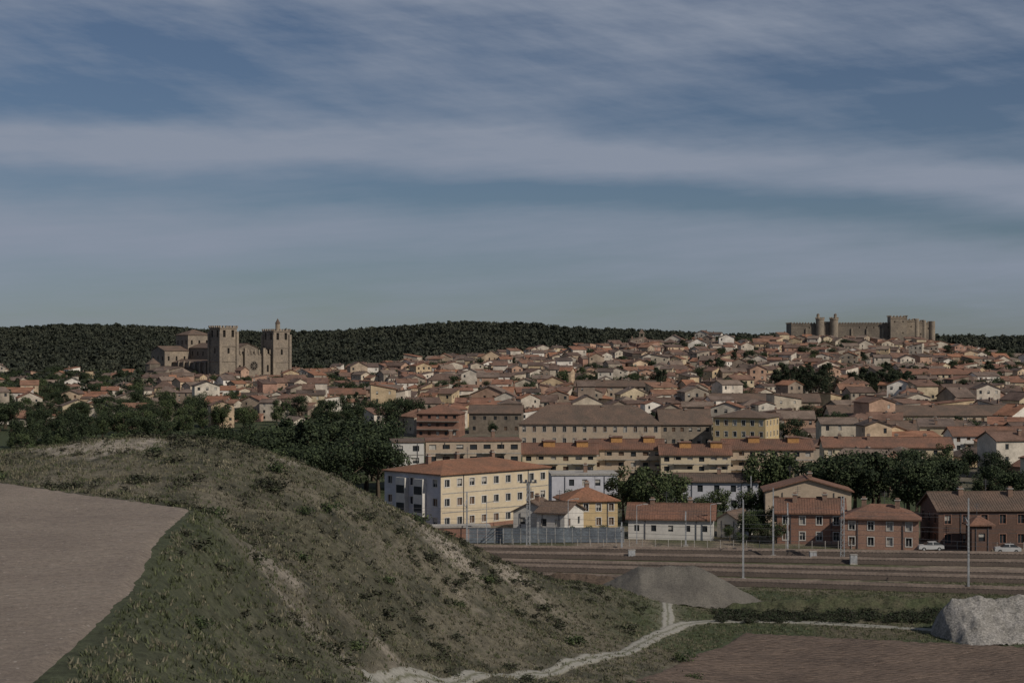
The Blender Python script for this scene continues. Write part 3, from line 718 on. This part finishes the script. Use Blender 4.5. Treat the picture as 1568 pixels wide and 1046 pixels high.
# ---------------------------------------------------------------- distant forest
def mass(name,PX,PY,S,kind,nl,lobes,ls,R,mats,nt_=8,zoff=0,h=1.0,flat=1.0):
    tm=[]
    for i in range(nt_):
        Cs,Ns,mi,V=crown(kind,h,R,nl,lobes,ls);tm.append((V*np.array([1,1,flat]),mi))
    Z=H(PX,PY)+zoff;idx=rng.integers(0,nt_,len(PX));VV=[];MI=[]
    for t in range(nt_):
        s=idx==t
        if not s.any(): continue
        V,mi=tm[t];a=rng.uniform(0,6.28,s.sum());c,sn=np.cos(a)[:,None],np.sin(a)[:,None];sc=S[s][:,None]
        x=(V[None,:,0]*c-V[None,:,1]*sn)*sc+PX[s][:,None];y_=(V[None,:,0]*sn+V[None,:,1]*c)*sc+PY[s][:,None];z=V[None,:,2]*sc+Z[s][:,None]
        VV.append(np.stack([x,y_,z],-1).reshape(-1,3));MI.append(np.tile(mi,s.sum()))
    return place(quadmesh(name,np.concatenate(VV),np.concatenate(MI),mats),name)
n=15000
d=np.sqrt(rng.uniform(1270**2,2480**2,n));b_=rng.uniform(-.345,.345,n);px=b_*d;py=d;bb=b_*F+CX
keep=(py>np.where(bb>700,1440,1290))&(rng.random(n)<.45+.9*fbm(px/60,py/60,401,3))
px=px[keep];py=py[keep]
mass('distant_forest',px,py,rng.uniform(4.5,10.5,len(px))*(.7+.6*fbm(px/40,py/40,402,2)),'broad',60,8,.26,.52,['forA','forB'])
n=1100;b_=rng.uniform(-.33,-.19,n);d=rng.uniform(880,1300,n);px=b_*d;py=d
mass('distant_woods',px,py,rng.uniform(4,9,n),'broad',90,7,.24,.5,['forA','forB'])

# ---------------------------------------------------------------- slope vegetation
def scatter(n,x0,x1,y0,y1): return rng.uniform(x0,x1,n),rng.uniform(y0,y1,n)
x,y_=scatter(90000,-75,60,55,240)
z=H(x,y_);fm=field_mask(x,y_);pd=np.minimum(pdist(x,y_,PC),pdist(x,y_,PC2))
bb=x/y_*F+CX
vis=(bb>-60)&(bb<1640)&(fm<.05)&(pd>2.2)&(z>1.2)
den=sstep(.44,.6,fbm(x/7,y_/7,101,4))*(.3+.7*sstep(100,150,y_))*(1-.8*sstep(620,900,bb)*(y_<190))
den*=np.where((bb<620)&(y_<105),.25,1)
s=vis&(rng.random(len(x))<den*.17)
mass('scrub',x[s],y_[s],rng.uniform(.35,.95,s.sum()),'low',40,4,.22,.6,['shrA','shrB'],zoff=-.12,flat=.75)
s=vis&(y_>100)&(rng.random(len(x))<.06*sstep(.48,.64,fbm(x/10,y_/10,131,3)))
mass('dark_scrub',x[s],y_[s],rng.uniform(.8,1.9,s.sum()),'low',130,7,.15,.62,['shrC','shrB'],zoff=-.2,flat=.65)
s=vis&(rng.random(len(x))<.0014*(y_>85))
mass('bush',x[s],y_[s],rng.uniform(1.2,2.2,s.sum()),'low',280,9,.11,.6,['leafA','leafB'],zoff=-.2,flat=.8)
def tufts(name,x,y_,S,mats,nb=6,pa=.5):
    n=len(x);z=H(x,y_);k=nb
    X0=np.repeat(x,k)+rng.normal(0,.14,n*k);Y0=np.repeat(y_,k)+rng.normal(0,.14,n*k);Z0=np.repeat(z,k)-.04;s_=np.repeat(S,k)*rng.uniform(.6,1.2,n*k)
    a=rng.uniform(0,6.28,n*k);w=.025+.04*rng.random(n*k);lx=rng.normal(0,.4,n*k)*s_;ly=rng.normal(0,.4,n*k)*s_
    ca=np.cos(a)*w;sa=np.sin(a)*w
    V=np.stack([np.stack([X0-ca,Y0-sa,Z0],1),np.stack([X0+ca,Y0+sa,Z0],1),np.stack([X0+ca*.3+lx,Y0+sa*.3+ly,Z0+s_],1),np.stack([X0-ca*.3+lx,Y0-sa*.3+ly,Z0+s_],1)],1).reshape(-1,3)
    return place(quadmesh(name,V,np.repeat((rng.random(n)<pa).astype(int),k),mats),name)
x,y_=scatter(155000,-75,80,55,248)
fm=field_mask(x,y_);pd=np.minimum(pdist(x,y_,PC),pdist(x,y_,PC2));bb=x/y_*F+CX
rf=(x>np.interp(y_,[132,160,187,205],[3,10.5,20,27.5]))&(y_<205-.31*(x-27.5))
vis=(bb>-60)&(bb<1640)&(fm<.3)&(pd>1.2)&(~rf)&(rng.random(len(x))<.25+.95*fbm(x/5,y_/5,111,3))
x=x[vis];y_=y_[vis]
gr=(y_+(fbm(x/14,y_/14,21,4)-.5)*60<112)|((x-edge_x(y_)<6)&(y_<130))|(y_>200)
tufts('grass',x[gr],y_[gr],rng.uniform(.1,.3,gr.sum()),['grsA','grsB'],6,.72)
tufts('dry_grass',x[~gr],y_[~gr],rng.uniform(.1,.32,(~gr).sum()),['grsA','grsB'],6,.38)

# ---------------------------------------------------------------- heaps
def heap(name,b0,b1,d,hgt,prof,matr,depth=9,amp=.35,sd=0):
    X0=BX(b0,d);X1=BX(b1,d);u=np.linspace(0,1,140);v=np.linspace(-1,1,60);U,Vv=np.meshgrid(u,v)
    x=X0+(X1-X0)*U;y_=d+Vv*depth/2*(1+.15*np.sin(U*9))
    hp=np.interp(U,*zip(*prof))*hgt
    z=hp-np.abs(Vv)*depth/2*.62
    z=np.maximum(z,-.3)+(fbm(x/1.6,y_/1.6,120+sd,5)-.5)*amp*2*(z>.1)
    return grid(name,x,y_,z+H(x,y_)-.1,matr)
gm1=mat('gravel',(.13,.12,.103),(.09,.083,.073),.3,5,.4,bmp=.8)
heap('gravel_pile',905,1185,229,5.0,[(0,0),(.08,.3),(.26,.88),(.42,.95),(.56,1),(.61,.95),(.93,.1),(1,0)],gm1,15,.25)
gm2=mat('white_rubble',(.29,.275,.255),(.2,.19,.172),.7,4,.6,bmp=.8,bd=.3)
heap('rubble_heap',1425,1700,204,4.9,[(0,0),(.06,.6),(.12,.88),(.2,.97),(.35,.9),(.5,.97),(.8,.85),(1,.9)],gm2,14,.7,3)
gm3=mat('grassy_bank',(.06,.07,.035),(.085,.08,.05),.4,3,.5,bmp=1,bd=.3)
heap('grassy_bank',1090,1480,222,2.0,[(0,0),(.1,.5),(.4,.9),(.7,1),(1,.7)],gm3,9,.6,5)
x,y_=scatter(330,BX(1090,219),BX(1450,219),212,221)
mass('bush',x,y_,rng.uniform(.6,1.7,330),'low',160,7,.13,.6,['leafB','shrB'],zoff=-.1,flat=.75)
bank=mat('brown_embankment',(.11,.08,.06),(.08,.06,.045),.3,3,.4,bmp=1,bd=.3)
heap('earth_embankment',780,960,247,1.6,[(0,0),(.1,.6),(.5,1),(.85,.8),(1,0)],bank,5,.5,8)

# ---------------------------------------------------------------- railway
def track(y0,sl,x0=-140,x1=150):
    mb=MB();L=math.hypot(x1-x0,(x1-x0)*sl);ang=math.atan(sl)
    mb.v+=[(0,-2.0,0),(L,-2.0,0),(L,-1.35,.5),(0,-1.35,.5),(0,1.35,.5),(L,1.35,.5),(0,2.0,0),(L,2.0,0)]
    for f in ((0,1,2,3),(3,2,5,4),(4,5,7,6)): mb.f.append(f);mb.m.append(mb.mi('ballast'))
    for i in range(int(L/.65)): mb.box(i*.65,-1.25,.505,i*.65+.26,1.25,.58,'sleeper')
    for s in (-.86,.76): mb.box(0,s,.585,L,s+.1,.78,'rail')
    mb.obj('railway_track',(x0,y0+sl*x0,.05),ang)
TR=((286,-.11),(278,-.14),(268,-.175),(262.5,-.19),(253.5,-.23))
for y0,sl in TR: track(y0,sl)
def mast(b,d,h,side=-1,lattice=False,arm=3.2):
    x=BX(b,d);z=Hs(x,d);mb=MB()
    mb.box(-.4,-.4,-.5,.4,.4,.3,'conc')
    if lattice:
        for i,j in ((-.3,-.3),(.3,-.3),(.3,.3),(-.3,.3)): mb.beam((i,j,.3),(i*.6,j*.6,h),.06,'steel')
        n=12
        for q in range(n):
            a=.3+(h-.3)*q/n;c=.3+(h-.3)*(q+1)/n
            for (i,j),(k_,l) in (((-.28,-.28),(.28,-.28)),((.28,.28),(-.28,.28)),((-.28,.28),(-.28,-.28)),((.28,-.28),(.28,.28))): mb.beam((i,j,a),(k_,l,c),.03,'steel')
    else: mb.beam((0,0,.3),(0,0,h),.15,'steel',.1)
    a=h*.72
    mb.beam((0,0,a),(0,side*arm,a+.5),.05,'steel');mb.beam((0,0,a+1.3),(0,side*arm*.8,a+.5),.04,'steel');mb.beam((0,0,a-.4),(0,side*arm*.7,a-.2),.04,'steel')
    mb.box(-.1,side*.3-.1,a-.1,.1,side*.3+.1,a+.25,'steeld')
    mb.obj('catenary_mast',(x,d,z),math.radians(-8))
mast(715,293,9.3);mast(809,292,10.8,lattice=True);mast(1138,250.5,11.8,1);mast(1184,278,11.2,-1);mast(1290,274,10.2,lattice=True);mast(1483,239.5,13,1);mast(1150,330,9)
mast(952,284,5);mast(1050,292,6);mast(1206,286,8)
mast(-40,262,10);mast(1800,246,12)
mb=MB()
for y0,sl in (TR[0],TR[2],TR[4]):
    for zz,sg in ((6.4,0),(7.6,.7)):
        for seg in range(6):
            xa=-130+seg*45;n=8
            for i in range(n):
                x0=xa+45*i/n;x1=xa+45*(i+1)/n
                f=lambda t:zz-sg*4*t*(1-t)
                mb.beam((x0,y0+sl*x0,f(i/n)),(x1,y0+sl*x1,f((i+1)/n)),.018,'steeld')
mb.obj('catenary_wires')
mb=MB();mb.box(-1.5,-.2,0,1.5,.2,.2,'steel')
for i in range(4): mb.box(-1.4+i*.8,-.45,.2,-1.0+i*.8,-.05,.6,'steeld')
mb.obj('floodlight_rack',(BX(809,292),292,10.8))
def cabinet(b,d):
    mb=MB();mb.box(0,0,-.2,1.2,.6,.2,'conc');mb.box(.05,.05,.2,1.15,.55,1.5,'steel');mb.box(0,0,1.5,1.2,.6,1.6,'conc');mb.box(.58,.04,.25,.62,.049,1.45,'steeld')
    x=BX(b,d);mb.obj('relay_cabinet',(x,d,Hs(x,d)),.1)
for b,d in ((962,274),(1302,268),(1240,272)): cabinet(b,d)
mb=MB();n=44
for i in range(n):
    x=-2+i*2.2;mb.beam((x,292-.06*x,-.3),(x,292-.06*x,1.3),.05,'conc')
    if i<n-1:
        for q in (.4,.8,1.2): mb.beam((x,292-.06*x,q),(x+2.2,292-.06*(x+2.2),q),.015,'steeld')
mb.obj('trackside_fence')
def lamp(b,d,h):
    x=BX(b,d);mb=MB();mb.beam((0,0,-.3),(0,0,h),.09,'steel',.05);mb.beam((0,0,h),(1.4,0,h+.25),.05,'steel');mb.box(1.1,-.15,h+.15,1.9,.15,h+.32,'conc')
    mb.obj('street_lamp',(x,d,Hs(x,d)))
for b,d in ((745,300),(975,296),(1088,300),(1206,330),(1420,300),(1530,300),(1385,345),(870,302)): lamp(b,d,random.uniform(6,8))
def car(b,d,yaw,paint):
    mb=MB();pr=[(0,.35),(0,.8),(.15,.95),(1.1,1.02),(1.75,1.48),(3.2,1.5),(3.9,1.05),(4.25,.95),(4.3,.4)]
    W_=.85
    for s in (-1,1):
        mb.poly([(x,s*W_,z) for x,z in pr[:4]+pr[6:]]+[(2,s*W_,.3)],paint)
        mb.poly([(pr[3][0],s*W_,pr[3][1]),(pr[4][0],s*.68,pr[4][1]),(pr[5][0],s*.68,pr[5][1]),(pr[6][0],s*W_,pr[6][1])],'glass')
        mb.poly([(pr[3][0]+1.25,s*.87,1.04),(pr[3][0]+1.35,s*.87,1.04),(pr[4][0]+.7,s*.7,1.49),(pr[4][0]+.6,s*.7,1.49)],paint)
        for wx in (.85,3.45):
            n=14;mb.poly([(wx+.33*math.cos(2*math.pi*i/n),s*.87,.33+.33*math.sin(2*math.pi*i/n)) for i in range(n)],'rubber')
            mb.poly([(wx+.18*math.cos(2*math.pi*i/n),s*.885,.33+.18*math.sin(2*math.pi*i/n)) for i in range(n)],'steel')
            for i in range(n):
                a=2*math.pi*i/n;c=2*math.pi*(i+1)/n
                mb.poly([(wx+.33*math.cos(q),t,.33+.33*math.sin(q)) for q,t in ((a,s*.6),(c,s*.6),(c,s*.87),(a,s*.87))],'rubber')
    wid=[W_,W_,W_,W_,.68,.68,W_,W_,W_]
    for i in range(8):
        k='glass' if i in (3,5) else paint
        mb.poly([(pr[i][0],-wid[i],pr[i][1]),(pr[i+1][0],-wid[i+1],pr[i+1][1]),(pr[i+1][0],wid[i+1],pr[i+1][1]),(pr[i][0],wid[i],pr[i][1])],k)
    x=BX(b,d);mb.obj('parked_car',(x,d,Hs(x,d)+.02),math.radians(yaw))
for b,d,yw_,p_ in ((1405,286,3,'wpaint'),(1522,283,-5,'wpaint')): car(b,d,yw_,p_)

# ---------------------------------------------------------------- sky / sun / camera
SE=math.radians(38);sx,sy=.77,-.64   # direction to the sun (horizontal)
w=bpy.data.worlds.new('World');scene.world=w;w.use_nodes=True;nt=w.node_tree
bg=nt.nodes['Background'];bg.inputs[1].default_value=.1
sk=N(nt,'ShaderNodeTexSky',sky_type='NISHITA');sk.sun_disc=False;sk.sun_elevation=SE;sk.sun_rotation=math.atan2(sx,sy);sk.altitude=1000;sk.air_density=1;sk.dust_density=.5;sk.ozone_density=2
tc=N(nt,'ShaderNodeTexCoord');sep=N(nt,'ShaderNodeSeparateXYZ');nt.links.new(tc.outputs['Generated'],sep.inputs[0])
def sc(vec,rot=0):
    m0=N(nt,'ShaderNodeMapping');m0.inputs['Rotation'].default_value=(0,math.radians(rot),0);nt.links.new(tc.outputs['Generated'],m0.inputs[0])
    m_=N(nt,'ShaderNodeMapping');m_.inputs['Scale'].default_value=vec;nt.links.new(m0.outputs[0],m_.inputs[0]);return m_.outputs[0]
def mth(op,a,b=None):
    n_=N(nt,'ShaderNodeMath',operation=op)
    for i,v in enumerate((a,b)):
        if v is None: continue
        if hasattr(v,'links'): nt.links.new(v,n_.inputs[i])
        else: n_.inputs[i].default_value=v
    return n_.outputs[0]
w1=noise(nt,1,5,sc((4,4,13)),.55)
e=mth('ADD',sep.outputs[2],mth('MULTIPLY',mth('SUBTRACT',w1,.5),.055))
e=mth('ADD',e,mth('MULTIPLY',mth('MAXIMUM',sep.outputs[0],0),.09))
e=mth('DIVIDE',e,.25)
r=N(nt,'ShaderNodeValToRGB');r.color_ramp.interpolation='B_SPLINE';el=r.color_ramp.elements
st=[(0,.2),(.08,.22),(.14,.36),(.19,.6),(.25,.85),(.3,.75),(.345,.0),(.39,.1),(.44,1.15),(.48,1.1),(.52,.2),(.58,-.05),(.66,.0),(.75,.35),(.85,.5),(1,.4)]
while len(el)<len(st): el.new(.5)
for i,(p_,v) in enumerate(st): el[i].position=p_;v=max(v,0);el[i].color=(v,v,v,1)
nt.links.new(e,r.inputs[0])
w2=noise(nt,1,9,sc((4,4,40),3),.64);w3=noise(nt,1,5,sc((2.6,2.6,10)),.5);w4=noise(nt,1,9,sc((4.5,4.5,22),-15),.62)
hi=mrange(nt,sep.outputs[2],.08,.17,0,1)
cl=mth('ADD',r.outputs[0],mth('MULTIPLY',mth('SUBTRACT',w2,.5),1.35))
cl=mth('ADD',cl,mth('MULTIPLY',mth('SUBTRACT',w3,.5),1.4))
cl=mth('ADD',cl,mth('MULTIPLY',mth('MULTIPLY',mth('SUBTRACT',w4,.48),2.9),hi))
cm=N(nt,'ShaderNodeClamp');nt.links.new(cl,cm.inputs[0])
cs=mrange(nt,cm.outputs[0],0,1,0.12,.97)
blue=mixc(nt,1.0,sk.outputs[0],(.25,.29,.35),'MULTIPLY')
skc=mixc(nt,cs,blue,(2.45,2.8,3.5))
nt.links.new(skc,bg.inputs[0])
sd=bpy.data.lights.new('sun','SUN');sd.energy=3.15;sd.angle=math.radians(.6);sd.color=(1,.91,.79)
so=bpy.data.objects.new('sun',sd);scene.collection.objects.link(so)
dv=Vector((sx*math.cos(SE),sy*math.cos(SE),math.sin(SE)));so.rotation_euler=dv.to_track_quat('Z','Y').to_euler();so.location=(100,-100,200)
cd=bpy.data.cameras.new('camera');cd.lens=60;cd.sensor_width=36;cd.clip_end=20000;cd.clip_start=.5
co=bpy.data.objects.new('camera',cd);scene.collection.objects.link(co);co.location=(0,0,EYE);co.rotation_euler=(math.radians(90),0,0)
scene.camera=co
scene.view_settings.view_transform='Standard'
try: scene.view_settings.look='None'
except: pass
print('houses',len(pts),'trees',len(TT))
